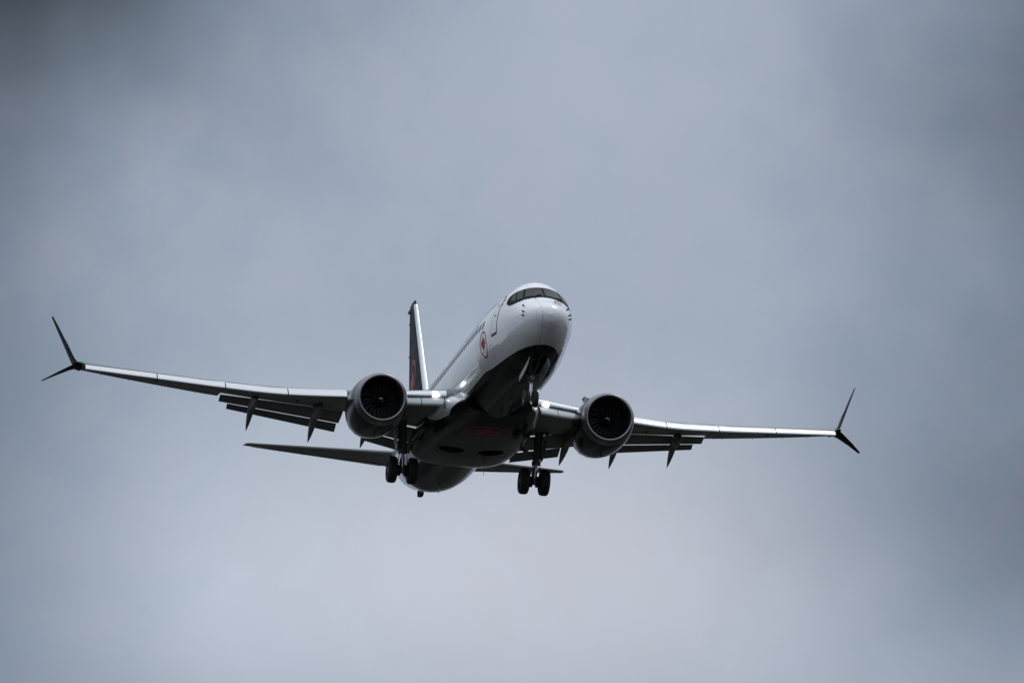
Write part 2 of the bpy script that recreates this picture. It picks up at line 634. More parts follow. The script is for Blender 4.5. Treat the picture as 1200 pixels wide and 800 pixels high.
def on_skin(cx, z, s, off=.006):
    th0 = math.asin(max(-1, min(1, (z - ZC(cx)) / ((TOP(cx) - ZC(cx)) if z > ZC(cx) else (ZC(cx) - BOT(cx))))))
    return skin_map(cx, th0, s, off)


def skin_patch(rows, name, m, parent, off, nu=8):
    """rows: list of ((x, deg) low, (x, deg) high); skinned over the fuselage"""
    V, F = [], []
    rr = []
    for a, b in zip(rows, rows[1:]):
        for k in range(6):
            q = k / 6
            rr.append(tuple((lerp(a[i][0], b[i][0], q), lerp(a[i][1], b[i][1], q)) for i in (0, 1)))
    rr.append(rows[-1])
    for lo, hi in rr:
        for k in range(nu + 1):
            q = k / nu
            V.append(surf(lerp(lo[0], hi[0], q), radians(lerp(lo[1], hi[1], q)), off))
    n = nu + 1
    for i in range(len(rr) - 1):
        for j in range(nu):
            F.append((i * n + j, i * n + j + 1, (i + 1) * n + j + 1, (i + 1) * n + j))
    o = obj(name, mesh(V, F), m, parent, sharp=60)
    return o


for s in (1, -1):
    ring_leaf(.54, on_skin(6.5, -.44, s), 'maple_leaf_emblem', fus)


def text_mesh(body, size, offset=.0):
    c = bpy.data.curves.new('t', 'FONT')
    c.body = body
    c.size = size
    c.align_x = 'LEFT'
    c.space_character = 1.06
    c.offset = offset
    o = bpy.data.objects.new('t', c)
    col.objects.link(o)
    bpy.context.view_layer.update()
    dg = bpy.context.evaluated_depsgraph_get()
    me = bpy.data.meshes.new_from_object(o.evaluated_get(dg), depsgraph=dg)
    bpy.data.objects.remove(o)
    bpy.data.curves.remove(c)
    return me


def lettering(body, size, x_nose_end, z, s, name, length=None):
    me = text_mesh(body, size, .012)
    bm = bmesh.new()
    bm.from_mesh(me)
    L = max(v.co.x for v in bm.verts)
    k = (length / L) if length else 1
    for v in bm.verts:
        v.co.x *= k
    L *= k
    cx = x_nose_end + L if s > 0 else x_nose_end
    d = bm_decal(bm, on_skin(cx, z, s, .007), .12)
    bpy.data.meshes.remove(me)
    return obj(name, d, M['ink'], fus, sharp=None)


for s in (1, -1):
    if s > 0:
        lettering('CANADA', 1.05, 6.7, 1.20, s, 'airline_lettering', 6.3)
        lettering('AIR', 1.05, 13.7, 1.20, s, 'airline_lettering', 2.9)
    else:
        lettering('AIR', 1.05, 6.7, 1.20, s, 'airline_lettering', 2.9)
        lettering('CANADA', 1.05, 10.3, 1.20, s, 'airline_lettering', 6.3)
    # five-pointed alliance emblem behind the cockpit
    kites = []
    for k in range(5):
        a = pi / 2 + 2 * pi * k / 5
        f = lambda r, da: (r * cos(a + da), r * sin(a + da))
        kites.append([f(.07, 0), f(.20, -.34), f(.27, 0), f(.20, .34)])
    obj('alliance_emblem', tri_decal(kites, on_skin(4.3, .93, s), .1), M['ink'], fus, sharp=None)

# cockpit glazing: black surround, six panes, two wipers
MASK = [((1.74, 90), (2.88, 90)), ((1.78, 72), (2.90, 80)), ((1.90, 57), (2.98, 69)), ((2.22, 39), (3.14, 56)),
        ((2.60, 28), (3.40, 45)), ((2.88, 24), (3.56, 38)), ((3.20, 23.5), (3.60, 32)), ((3.42, 25), (3.54, 28))]
full = [tuple((x, 180 - d) for x, d in r) for r in MASK[:0:-1]] + MASK
mask = skin_patch(full, 'windshield_surround', M['glassmask'], fus, .012, 10)
PANES = [[((1.90, 87.5), (2.72, 88)), ((1.96, 70), (2.78, 76)), ((2.20, 53), (2.96, 64))],
         [((2.22, 48), (2.98, 60)), ((2.50, 37.5), (3.12, 50))],
         [((2.56, 35), (3.10, 47)), ((3.06, 31), (3.20, 40))]]
for s in (1, -1):
    for rows in PANES:
        r2 = rows if s > 0 else [tuple((x, 180 - d) for x, d in r) for r in rows]
        skin_patch(r2, 'cockpit_window', M['pane'], fus, .026, 8)
    pts = [(1.86, 68), (2.02, 77), (2.08, 84)] if s > 0 else [(1.86, 112), (2.02, 121), (2.10, 131)]
    MB().tube([surf(x, radians(d), .06) for x, d in pts], .022, 6).done('windshield_wiper', M['probe'], fus)

# cabin windows
wm = None
for s in (1, -1):
    for i in range(45):
        x = 6.7 + .508 * i
        if 13.4 < x < 13.6:
            continue
        mp = on_skin(x, .42, s, .008)
        n = 16
        out = []
        for k in range(n):
            q = 2 * pi * k / n
            cx_, sy_ = cos(q), sin(q)
            out.append((.125 * math.copysign(abs(cx_)**.6, cx_), .18 * math.copysign(abs(sy_)**.6, sy_)))
        obj('cabin_window', tri_decal([out], mp, .1), M['cabin'], fus, sharp=None)

# doors: seal outline, panel, little window
def door(cx, z0, z1, wdt, s, name='cabin_door'):
    zc_ = (z0 + z1) / 2
    mp = on_skin(cx, zc_, s, .004)
    mp2 = on_skin(cx, zc_, s, .010)
    h = (z1 - z0) / 2

    def rr(wd, hh, r=.16, n=5):
        o = []
        for (sx, sy, a0) in ((1, 1, 0), (-1, 1, 90), (-1, -1, 180), (1, -1, 270)):
            for k in range(n + 1):
                a = radians(a0 + 90 * k / n)
                o.append((sx * (wd - r) + r * cos(a), sy * (hh - r) + r * sin(a)))
        return o
    d = obj(name, tri_decal([rr(wdt / 2, h)], mp2, .15), M['white'], plane, sharp=60)
    outer, inner = rr(wdt / 2 + .05, h + .05, .2), rr(wdt / 2 - .005, h - .005)
    n = len(outer)
    bm = bmesh.new()
    vo = [bm.verts.new((*p, 0)) for p in outer]
    vi = [bm.verts.new((*p, 0)) for p in inner]
    for k in range(n):
        bm.faces.new((vo[k], vo[(k + 1) % n], vi[(k + 1) % n], vi[k]))
    obj('door_seal', bm_decal(bm, on_skin(cx, zc_, s, .007), .15), M['seal'], d, sharp=None)
    sill = [(-wdt / 2 + .02, -h - .10), (wdt / 2 - .02, -h - .10), (wdt / 2 - .02, -h - .02), (-wdt / 2 + .02, -h - .02)]
    obj('door_sill', tri_decal([sill], on_skin(cx, zc_, s, .012), .15), M['ink'], d, sharp=None)
    wn = [(x * .55, y * .55) for x, y in [(-.2, .2), (.2, .2), (.2, .42), (-.2, .42)]]
    obj('door_window', tri_decal([[(x, y + h * .25) for x, y in wn]], on_skin(cx, zc_, s, .014), .1), M['cabin'], d, sharp=None)
    hd = [(-.16, -.10), (.14, -.10), (.14, -.05), (-.16, -.05)]
    obj('door_handle', tri_decal([hd], on_skin(cx, zc_, s, .015), .1), M['seal'], d, sharp=None)
    return d


for s in (1, -1):
    door(4.75, -.30, 1.30, .84, s)
    door(31.2, -.15, 1.25, .76, s)
# service hatch ring low on the starboard side
bm = bmesh.new()
n = 32
vo = [bm.verts.new((.27 * cos(2 * pi * k / n), .27 * sin(2 * pi * k / n), 0)) for k in range(n)]
vi = [bm.verts.new((.255 * cos(2 * pi * k / n), .255 * sin(2 * pi * k / n), 0)) for k in range(n)]
for k in range(n):
    bm.faces.new((vo[k], vo[(k + 1) % n], vi[(k + 1) % n], vi[k]))
obj('access_hatch', bm_decal(bm, on_skin(5.5, -.92, 1, .006), .1), M['strut'], fus, sharp=None)

# probes, antennas, drain masts
for s in (1, -1):
    for x, deg in ((1.53, 33), (1.20, 14), (1.15, 1)):
        th = radians(deg if s > 0 else 180 - deg)
        p = surf(x, th, .0)
        o_ = surf(x, th, .07)
        MB().tube([p, o_, o_ + Vector((-.06, 0, 0))], [.04, .032, .015], 8).done('air_data_probe', M['probe'], fus)


def blade(x, z0, h, c, name='belly_antenna', y=0.0, down=-1):
    """swept blade standing on the skin"""
    prof = lambda xl, ch, z: [(xl + ch * a, y + .5 * ch * .14 * b, z) for a, b in ((0, 0), (.3, 1), (1, .1), (1, -.1), (.3, -1))]
    MB().loft([prof(x, c, z0), prof(x + .35 * c, c * .55, z0 + down * h)]).done(name, M['probe'] if down < 0 else M['white'], fus)


blade(8.8, BOT(8.8) + .03, .30, .34)
blade(11.3, BOT(11.3) + .03, .30, .34)
blade(27.5, BOT(27.5) + .03, .34, .30)
blade(9.5, TOP(9.5) - .03, .32, .40, 'crown_antenna', 0, 1)
blade(25.0, TOP(25) - .03, .32, .40, 'crown_antenna', 0, 1)
MB().loft([[(x, y * wv, z - dz) for y, z in ((.10, BOT(x) + .06), (.08, BOT(x) - .0), (-.08, BOT(x) - .0), (-.10, BOT(x) + .06))]
           for x, wv, dz in ((32.3, .5, -.02), (32.7, 1, .20), (33.3, 1, .30), (33.6, .6, .05))]).done('tail_skid', M['dark'], fus)
MB().lathe([(0, .30), (.35, .24), (.36, .20), (.05, .2)], (37.95, 0, .81), 24).done('exhaust_outlet', M['hot'], fus)
# ------------------------------------------------------------------ wing-body fairing
FW = pchip([12.3, 13.2, 14.2, 15.5, 17.5, 20, 22, 23.2, 23.9], [1.45, 1.72, 2.02, 2.24, 2.36, 2.36, 2.28, 2.05, 1.72])
FB = pchip([12.3, 13.2, 14.2, 15.5, 17.5, 20, 22, 23.2, 23.9], [-1.98, -2.07, -2.16, -2.21, -2.23, -2.23, -2.17, -2.06, -1.9])
FT = pchip([12.3, 13.2, 14.2, 15.5, 20, 22, 23.9], [-1.3, -1.1, -.75, -.55, -.75, -.85, -1.1])
rings = []
for i in range(60):
    x = 12.3 + (23.9 - 12.3) * i / 59
    a, zt, zb = FW(x), FT(x), FB(x)
    zm = lerp(zt, zb, .42)
    ring = []
    for k in range(72):
        q = 2 * pi * k / 72
        c, s = cos(q), sin(q)
        hh = (zt - zm) if s > 0 else (zm - zb)
        ring.append((x, a * math.copysign(abs(c)**.72, c), zm + hh * math.copysign(abs(s)**.78, s)))
    rings.append(ring)
fair = MB().loft(rings).done('belly_fairing', [M['fuselage'], M['dark']])
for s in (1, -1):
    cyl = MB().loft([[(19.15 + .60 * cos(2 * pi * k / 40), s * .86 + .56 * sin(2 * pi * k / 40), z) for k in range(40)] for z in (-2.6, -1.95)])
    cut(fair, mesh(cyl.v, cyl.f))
me = fair.data
at_ = me.attributes.new('livery', 'FLOAT', 'POINT')
FL = pchip([12.3, 13.4, 14.2, 15.2, 16.5, 17.5, 24], [-1.40, -1.60, -1.82, -1.80, -1.52, -1.2, -1.0])
for i, v in enumerate(me.vertices):
    p = v.co + ORG
    at_.data[i].value = p.z - FL(p.x)


def under_fairing(cx, cy):
    def f(u, v):
        x, y = cx - v, cy + u
        a, zt, zb = FW(x), FT(x), FB(x)
        zm = lerp(zt, zb, .42)
        c = min(1, (abs(y) / a))**(1 / .72)
        sn = sqrt(max(0, 1 - c * c))
        return (x, y, zm - (zm - zb) * sn**.78 - .008)
    return f


ring_leaf(1.0, under_fairing(15.1, .0), 'maple_leaf_emblem', fair)
blade(21.3, -2.18, .55, .16, 'drain_mast', -.95)

# ------------------------------------------------------------------ wings
XLE = tab([0, 1.85, 4.83, 5.8, 16.55], [12.6, 14.05, 16.2, 16.72, 22.36])
ZLE = pchip([0, 1.85, 4.0, 5.8, 8.25, 10.7, 13.45, 16.55], [-1.15, -1.0, -.84, -.70, -.52, -.16, .32, .86])
XTE = tab([0, 1.85, 5.6, 16.55], [21.1, 21.05, 21.15, 24.07])
ZTE = pchip([0, 1.85, 5.6, 10.65, 14.2, 16.55], [-1.22, -1.15, -.62, -.02, .53, .94])
TC = pchip([0, 1.85, 5.8, 10.6, 16.55], [.145, .138, .118, .108, .098])
FLAPEND = 10.66


def airfoil(n=16, camber=.018):
    """unit section from trailing edge over the top to the leading edge and back below"""
    up_, lo = [], []
    for i in range(n + 1):
        b = pi * i / n
        x = .5 * (1 - cos(b))
        yt = 5 * (.2969 * sqrt(x) - .1260 * x - .3516 * x * x + .2843 * x**3 - .1036 * x**4)
        yc = camber * 4 * x * (1 - x)
        up_.append((x, yc, yt))
        lo.append((x, yc, -yt))
    return [(x, yc + 0, yt) for x, yc, yt in up_[::-1]] + [(x, yc, yt) for x, yc, yt in lo[1:-1]]


AF = airfoil()


def section(y, s, xl, zl, xt, zt, t, camber=True, pts=AF):
    c = xt - xl
    return [(xl + c * x, s * y, lerp(zl, zt, x) + c * ((yc if camber else 0) + t * yt)) for x, yc, yt in pts]


def frac_z(y, x):
    """height of the wing chord plane at span y and station x"""
    return lerp(ZLE(y), ZTE(y), (x - XLE(y)) / (XTE(y) - XLE(y)))


def low_z(y, x):
    """lower wing skin"""
    c = XTE(y) - XLE(y)
    q = min(max((x - XLE(y)) / c, 0.001), .999)
    yt = 5 * (.2969 * sqrt(q) - .1260 * q - .3516 * q * q + .2843 * q**3 - .1036 * q**4)
    return frac_z(y, x) + c * (.018 * 4 * q * (1 - q) - TC(y) * yt)


MAINX = tab([1.85, 5.6, 10.62], [20.35, 20.62, 21.83])      # shroud edge above the flaps


def build_wing(s):
    ys = [.6, 1.85, 2.6, 3.4, 4.2, 5.0, 5.8, 7, 8.2, 9.4, FLAPEND - .01, FLAPEND + .01, 12, 13.4, 14.8, 15.8, 16.55]
    rings = []
    for y in ys:
        xt, zt = XTE(y), ZTE(y)
        tcx = TC(y)
        if y < FLAPEND:
            x2 = MAINX(max(y, 1.85))
            zt = frac_z(y, x2) + .03
            tcx = TC(y) * (XTE(y) - XLE(y)) / (x2 - XLE(y))
            xt = x2
        rings.append(section(y, s, XLE(y) + .06, ZLE(y), xt, zt, tcx))
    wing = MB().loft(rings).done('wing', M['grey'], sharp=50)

    # wing tip cap and the split winglet
    def blade2(secs, name, m, parent):
        rr_ = []
        for (xl, y, z, ch, tw, tk) in secs:
            # section plane leans with the blade: thickness direction tw (radians from vertical)
            ring = []
            for x, yc, yt in AF:
                d = tk * yt * ch
                ring.append((xl + ch * x, s * (y + d * sin(tw)), z + d * cos(tw)))
            rr_.append(ring)
        return MB().loft(rr_).done(name, m, parent, sharp=50)
    blade2([(22.42, 16.50, .89, 1.66, .0, .10), (22.66, 16.66, .94, 1.48, -.15, .13), (22.86, 16.80, 1.0, 1.30, -.35, .14), (22.98, 16.86, 1.04, 1.18, -.6, .10)], 'wing_tip', M['matte_black'], wing)
    wl = blade2([(22.92, 16.74, 1.02, 1.22, -1.0, .10), (23.12, 16.86, 1.22, 1.08, -1.1, .085), (23.62, 17.18, 1.98, .86, -1.17, .075), (24.2, 17.52, 2.80, .62, -1.17, .075), (24.62, 17.75, 3.34, .36, -1.17, .08)],
                'winglet', M['matte_black'], wing)
    blade2([(22.86, 16.72, .96, 1.25, .55, .10), (23.05, 16.95, .88, 1.05, .35, .085), (23.7, 17.50, .66, .68, .35, .075), (24.45, 18.05, .43, .30, .35, .08)],
           'winglet', M['matte_black'], wing)
    # small roundel on the inboard face of the upper winglet
    c0 = Vector((23.92, s * 17.11, 1.86))
    upd = Vector((.44, s * .43, .88)).normalized()
    aft = Vector((1, 0, 0))
    aft = (aft - upd * aft.dot(upd)).normalized()
    nin = upd.cross(aft).normalized()
    if nin.y * s > 0:
        nin = -nin
    ring_leaf(.27, lambda u, v: c0 + aft * (u * -s) + upd * v + nin * .05, 'maple_leaf_emblem', wing)
    # navigation lamp
    MB().tube([(22.50, s * 16.50, .90), (22.62, s * 16.60, .96), (22.78, s * 16.70, 1.0)], [.03, .055, .03], 8).done('navigation_light', M['green'] if s > 0 else M['redlamp'], wing)

    # slats: a bent shell drawn ahead of the leading edge, four each side
    def slat(y0, y1):
        rr_ = []
        for k in range(7):
            y = lerp(y0, y1, k / 6)
            cs = lerp(.68, .58, (y - 5.8) / 10.7)
            prof = [(1.0, .20), (.8, .205), (.55, .18), (.3, .125), (.12, .06), (.02, .0), (0, -.05), (.03, -.10), (.10, -.145), (.26, -.16),
                    (.24, -.13), (.20, -.07), (.26, .0), (.42, .09), (.62, .145), (.82, .175)]
            a = radians(22)
            c = XTE(y) - XLE(y)
            xn, zn = XLE(y) - .42 * cs, ZLE(y) + .40 * TC(y) * c - .562 * cs
            rr_.append([(xn + cs * (px * cos(a) - pz * sin(a)), s * y, zn + cs * (pz * cos(a) + px * sin(a))) for px, pz in prof])
        MB().loft(rr_).done('slat', M['slat'], wing, sharp=45)
    for y0, y1 in ((5.85, 8.19), (8.23, 10.72), (10.76, 13.50), (13.54, 16.45)):
        slat(y0, y1)

    # bright fixed leading edge inboard, pale hinged flap below it
    def edge_piece(y0, y1, name, m, q=.055, grow=.012):
        rr_ = []
        for k in range(5):
            y = lerp(y0, y1, k / 4)
            c = XTE(y) - XLE(y)
            loop = [(x, yc, yt) for x, yc, yt in AF if x <= q]
            up_ = [p for p in loop if p[2] >= 0]
            dn = [p for p in loop if p[2] < 0]
            f = lambda p, g: (XLE(y) + .06 + c * p[0] - g * (1 - p[0] / q) - g * .3, s * y, lerp(ZLE(y), ZTE(y), p[0]) + c * (p[1] + TC(y) * p[2]) + math.copysign(g, p[2]) * (abs(p[2]) * 4 + .15 if abs(p[2]) > 0 else 0))
            seq = up_ + dn
            rr_.append([f(p, grow) for p in seq])
        return MB().loft(rr_, close=False, caps=(False, False)).done(name, m, wing, sharp=50)
    edge_piece(1.95, 4.05, 'leading_edge', M['edge'], .06)

    def kru(y0, y1):
        rr_ = []
        for k in range(6):
            y = lerp(y0, y1, k / 5)
            xt, zt = XLE(y) + .02, ZLE(y) - .14
            xb, zb = XLE(y) - .26, ZLE(y) - .46
            d = Vector((xb - xt, 0, zb - zt))
            L = d.length
            d.normalize()
            nrm = Vector((d.z, 0, -d.x))
            if nrm.x > 0:
                nrm = -nrm
            ring = []
            for a, b in ((0, .02), (.35, .045), (.7, .05), (.92, .05), (1.02, .02), (1.04, -.03), (1.0, -.08), (.9, -.07), (.85, -.02), (.4, .0), (0, -.015)):
                ring.append(Vector((xt, s * (y + (max(0, a) * .06 if y0 < 2.5 and k == 0 else 0)), zt)) + d * L * a + nrm * b)
            rr_.append(ring)
        MB().loft(rr_).done('leading_edge_flap', M['krueger'], wing, sharp=50)
    kru(2.05, 2.92)
    kru(2.95, 3.80)

    # landing lamps in the wing root
    y0, y1 = 2.30, 2.50
    ring = []
    V, F = [], []
    for k in range(2):
        y = (y0, y1)[k]
        for (dx, dz) in ((.14, .19), (.0, .12), (-.045, .03), (-.03, -.06)):
            V.append((XLE(y) + dx - .02, s * y, ZLE(y) + dz))
    for k in range(3):
        F.append((k, k + 1, k + 5, k + 4))
    V2 = [Vector(v) + Vector((.10, 0, -.02)) for v in V]
    V += V2
    F += [tuple(i + 8 for i in f) for f in F] + [(0, 4, 12, 8), (3, 7, 15, 11), (0, 1, 9, 8), (1, 2, 10, 9), (2, 3, 11, 10), (4, 5, 13, 12), (5, 6, 14, 13), (6, 7, 15, 14)]
    MB().add(V, F).done('landing_light', M['lampglass'], wing, sharp=None)

    # trailing edge flaps: main and aft panels
    def flap(stations, name, m=M['flap'], tk=.13):
        # stations: y, x0, z0, x1, z1
        rr_ = []
        for a, b in zip(stations, stations[1:]):
            for k in range(4):
                q = k / 4
                rr_.append([lerp(i, j, q) for i, j in zip(a, b)])
        rr_.append(list(stations[-1]))
        MB().loft([section(y, s, x0, z0, x1, z1, tk, True) for y, x0, z0, x1, z1 in rr_]).done(name, m, wing, sharp=50)
    flap([(5.42, 20.62, -.60, 21.83, -.90), (10.60, 21.84, -.09, 22.42, -.27)], 'outboard_flap')
    flap([(5.52, 21.80, -.93, 22.32, -1.20), (10.22, 22.40, -.335, 22.70, -.51)], 'aft_flap')
    flap([(2.12, 20.40, -1.20, 21.75, -1.52), (5.0, 20.50, -.68, 21.75, -1.02)], 'inboard_flap')
    flap([(2.18, 21.76, -1.58, 22.35, -1.86), (4.3, 21.76, -1.14, 22.35, -1.43)], 'aft_flap')
    # aileron hinge line panel
    V = [(lerp(XTE(y), XLE(y), .26), s * y, low_z(y, lerp(XTE(y), XLE(y), .26)) - .006) for y in (11.1, 15.6)]
    V += [(XTE(y) - .05, s * y, low_z(y, XTE(y) - .05) - .006) for y in (15.6, 11.1)]
    MB().plate(V, .01).done('aileron', M['flap'], wing)

    # flap track fairings (canoes)
    def canoe(y, x0, x1, zt, wdt, dep):
        rr_ = []
        n = 18
        xb = lerp(x0, x1, .52)
        for i in range(n + 1):
            q = i / n
            x = lerp(x0, x1, q)
            if x < xb:
                zc_ = low_z(y, x) - dep * .30
            else:
                za = low_z(y, xb) - dep * .30
                zc_ = lerp(za, zt, ((x - xb) / (x1 - xb))**1.0)
            env = min(1, (q / .28)**.6) * (1 - max(0, (q - .5) / .5)**1.7)
            env = max(env, .02)
            ring = []
            for k in range(16):
                a = 2 * pi * k / 16
                c, sn = cos(a), sin(a)
                hh = dep * env * (.45 if sn > 0 else .62)
                ring.append((x, s * (y + .5 * wdt * env**.8 * math.copysign(abs(c)**.8, c)), zc_ + hh * math.copysign(abs(sn)**.85, sn)))
            rr_.append(ring)
        MB().loft(rr_).done('flap_track_fairing', M['fairing'], wing, sharp=50)
    canoe(9.25, 19.9, 23.1, -1.32, .30, .50)
    canoe(6.60, 18.9, 22.6, -1.70, .34, .56)
    canoe(4.36, 18.3, 22.3, -1.81, .34, .56)
    # fuel tank access panels and vent scoop under the outer wing
    for y in (7.6, 13.4):
        x = lerp(XLE(y), XTE(y), .42)
        MB().box((x, s * y, low_z(y, x) - .02), (.30, .06, .04)).done('vent_scoop', M['dark'], wing)
    for y in (11.6, 13.0, 14.4, 15.6):
        x = XTE(y)
        MB().tube([(x - .03, s * y, ZTE(y)), (x + .22, s * y, ZTE(y) + .01)], .010, 5).done('static_wick', M['probe'], wing)
    return wing


for s in (1, -1):
    build_wing(s)

# ------------------------------------------------------------------ engines


def build_engine(s):
    C = (12.95, s * 4.86, -1.585)
    NA = 96
    cowl = MB().lathe([(.40, 1.135), (.52, 1.155), (.75, 1.185), (1.1, 1.21), (1.6, 1.222), (2.1, 1.215), (2.6, 1.185), (3.1, 1.12), (3.6, 1.03), (3.95, .955)], C, NA)
    # chevrons at the back edge
    base = len(cowl.v) - NA
    k0 = base
    tip = []
    for k in range(NA):
        ph = (k % 6) / 6
        ext = .30 * (1 - abs(2 * ph - 1))
        x, y, z = cowl.v[base + k]
        dy, dz = y - C[1], z - C[2]
        f = 1 - ext * .22
        tip.append((x + ext, C[1] + dy * f, C[2] + dz * f))
    inn = [(x - .02, C[1] + (y - C[1]) * .975, C[2] + (z - C[2]) * .975) for x, y, z in tip]
    inn2 = [(C[0] + 3.0, C[1] + .98 * cos(2 * pi * k / NA), C[2] + .98 * sin(2 * pi * k / NA)) for k in range(NA)]
    kk = len(cowl.v)
    cowl.v += tip + inn + inn2
    for a, b in ((k0, kk), (kk, kk + NA), (kk + NA, kk + 2 * NA)):
        for j in range(NA):
            cowl.f.append((a + j, a + (j + 1) % NA, b + (j + 1) % NA, b + j))
    eng = cowl.done('engine', M['black'], sharp=40)
    MB().lathe([(.398, 1.1355), (.26, 1.112), (.15, 1.085), (.07, 1.050), (.025, 1.015), (.004, .985), (0, .962), (.006, .94), (.03, .915), (.08, .892), (.16, .876)], C, NA).done('inlet_lip', M['lip'], eng, 60)
    MB().lathe([(.16, .876), (.30, .868), (.5, .872), (.8, .885), (1.1, .89), (1.35, .89)], C, NA).done('inlet_duct', M['inlet'], eng, 60)
    MB().lathe([(1.20, .89), (1.20, .30), (1.20, .02)], C, 48).done('fan_back_wall', M['dark'], eng, 60)
    # fan: one curved blade, copied round the hub
    V, F = [], []
    n, mm = 12, 5
    for side in (0, 1):
        for i in range(n + 1):
            q = i / n
            r = lerp(.22, .875, q)
            lead = .16 * sin(q * pi) * .55 - .17 * q * q           # swept leading edge
            stag = lerp(radians(28), radians(62), q)
            ch = lerp(.15, .23, q)
            for j in range(mm):
                u = j / (mm - 1) - .5
                ax = .86 + u * ch * cos(stag) + .10 * (q - .5)**2
                ang = (u * ch * sin(stag)) / r * .85 + lead / max(r, .3)
                ax += side * .012
                V.append((C[0] + ax, C[1] + r * cos(ang), C[2] + r * sin(ang)))
    st = (n + 1) * mm
    for side in (0, 1):
        for i in range(n):
            for j in range(mm - 1):
                a = side * st + i * mm + j
                F.append((a, a + 1, a + mm + 1, a + mm))
    for i in range(n):
        for j in (0, mm - 1):
            a = i * mm + j
            F.append((a, a + mm, a + mm + st, a + st))
    for j in range(mm - 1):
        for i in (0, n):
            a = i * mm + j
            F.append((a, a + 1, a + 1 + st, a + st))
    b0 = MB().add(V, F).done('fan_blade', M['fan'], eng, 60)
    cen = Vector(C) - ORG
    for k in range(1, 18):
        b = b0.copy()
        col.objects.link(b)
        b.parent = eng
        b.matrix_local = Matrix.Translation(cen) @ Matrix.Rotation(2 * pi * k / 18 + .1, 4, 'X') @ Matrix.Translation(-cen)
    sp = MB().lathe([(.42, .004), (.44, .035), (.50, .075), (.60, .135), (.72, .195), (.84, .235), (.98, .25), (1.10, .25)], C, 32).done('spinner', M['spinner'], eng, 60)
    # white comma on the spinner tip
    mk = []
    for k in range(15):
        q = k / 14
        a = .4 + q * 4.0
        x0 = lerp(.455, .56, q)
        rr_ = tab([.44, .50, .60, .72], [.035, .075, .135, .195])
        wd = .030 * sin(pi * min(1, q * 1.15 + .08)) + .006
        mk.append([(C[0] + x0 + d - .006, C[1] + (rr_(x0 + d) + .006) * cos(a), C[2] + (rr_(x0 + d) + .006) * sin(a)) for d in (-wd * .8, wd * .8)])
    MB().loft(mk, close=False, caps=(False, False)).done('spinner_mark', M['mark'], eng, 60)
    # core exhaust
    MB().lathe([(2.9, .74), (3.6, .72), (4.3, .60), (4.9, .47), (4.91, .44), (4.3, .42), (3.4, .4)], C, 48).done('exhaust_nozzle', M['hot'], eng, 50)
    MB().lathe([(4.2, .33), (4.8, .30), (5.3, .18), (5.6, .02)], C, 32).done('exhaust_plug', M['hot'], eng, 60)
    # strake on the inboard shoulder
    a = radians(52)
    r0 = 1.19
    ya = lambda r: C[1] - s * r * cos(a)
    za = lambda r: C[2] + r * sin(a)
    MB().plate([(C[0] + .95, ya(r0), za(r0)), (C[0] + 1.45, ya(r0 + .24), za(r0 + .24)), (C[0] + 1.95, ya(r0 + .24), za(r0 + .24)), (C[0] + 2.1, ya(r0 - .02), za(r0 - .02))], .03).done('strake', M['black'], eng)
    # drain mast below
    MB().plate([(C[0] + 1.5, C[1], C[2] - 1.20), (C[0] + 1.75, C[1], C[2] - 1.20), (C[0] + 1.78, C[1], C[2] - 1.33), (C[0] + 1.62, C[1], C[2] - 1.33)], .03).done('drain_mast', M['dark'], eng)
    # pylon up to the wing
    rr_ = []
    for x, hw, z0, z1 in ((13.9, .04, -.42, -.36), (14.6, .15, -.5, -.26), (15.6, .20, -.6, -.34), (16.5, .21, -.75, -.62), (17.6, .20, -1.0, -.78), (19.0, .16, -1.15, -.9), (20.2, .05, -1.0, -.9)):
        rr_.append([(x, C[1] + hw * c, lerp(z0, z1, q)) for c, q in ((1, 0), (1, .7), (.6, 1), (-.6, 1), (-1, .7), (-1, 0))])
    MB().loft(rr_).done('pylon', M['fairing'], eng, 40)
    return eng


for s in (1, -1):
    build_engine(s)

# ------------------------------------------------------------------ tail


def sym_section(xl, xt, tk, make):
    c = xt - xl
    return [make(xl + c * x, c * tk * yt) for x, yc, yt in AF]


FXL = tab([1.2, 1.75, 8.3, 8.6], [30.65, 31.15, 37.35, 37.75])
FXT = tab([1.2, 8.4, 8.6], [37.3, 39.35, 39.30])
zs = [1.2, 1.75, 2.6, 3.6, 4.6, 5.6, 6.6, 7.6, 8.3, 8.5, 8.6]
fin = MB().loft([sym_section(FXL(z), FXT(z), .095 if z < 8.4 else .06, lambda x, d: (x, d, z)) for z in zs]).done('tail_fin', M['matte_black'], sharp=50)
# bright metal leading edge
rr_ = []
for z in [1.75 + .55 * k for k in range(13)]:
    c = FXT(z) - FXL(z)
    row = []
    for k in range(-6, 7):
        q = .27 / c * (k / 6)**2
        yt = 5 * (.2969 * sqrt(q) - .1260 * q - .3516 * q * q + .2843 * q**3 - .1036 * q**4)
        sg = (k > 0) - (k < 0)
        row.append((FXL(z) + c * q - (.02 if k == 0 else .012), sg * (c * .095 * yt + .014), z))
    rr_.append(row)
MB().loft(rr_, close=False, caps=(False, False)).done('leading_edge', M['edge'], fin, 60)
# dorsal fillet
MB().loft([[(x, hw, TOP(x) - .1), (x, hw * .6, z), (x, 0, z + .04), (x, -hw * .6, z), (x, -hw, TOP(x) - .1)] for x, hw, z in
           ((27.0, .05, 1.86), (28.5, .12, 1.98), (30.0, .18, 2.25), (31.2, .22, 2.55), (32.2, .25, 2.75))]).done('dorsal_fillet', M['white'], fin, 50)


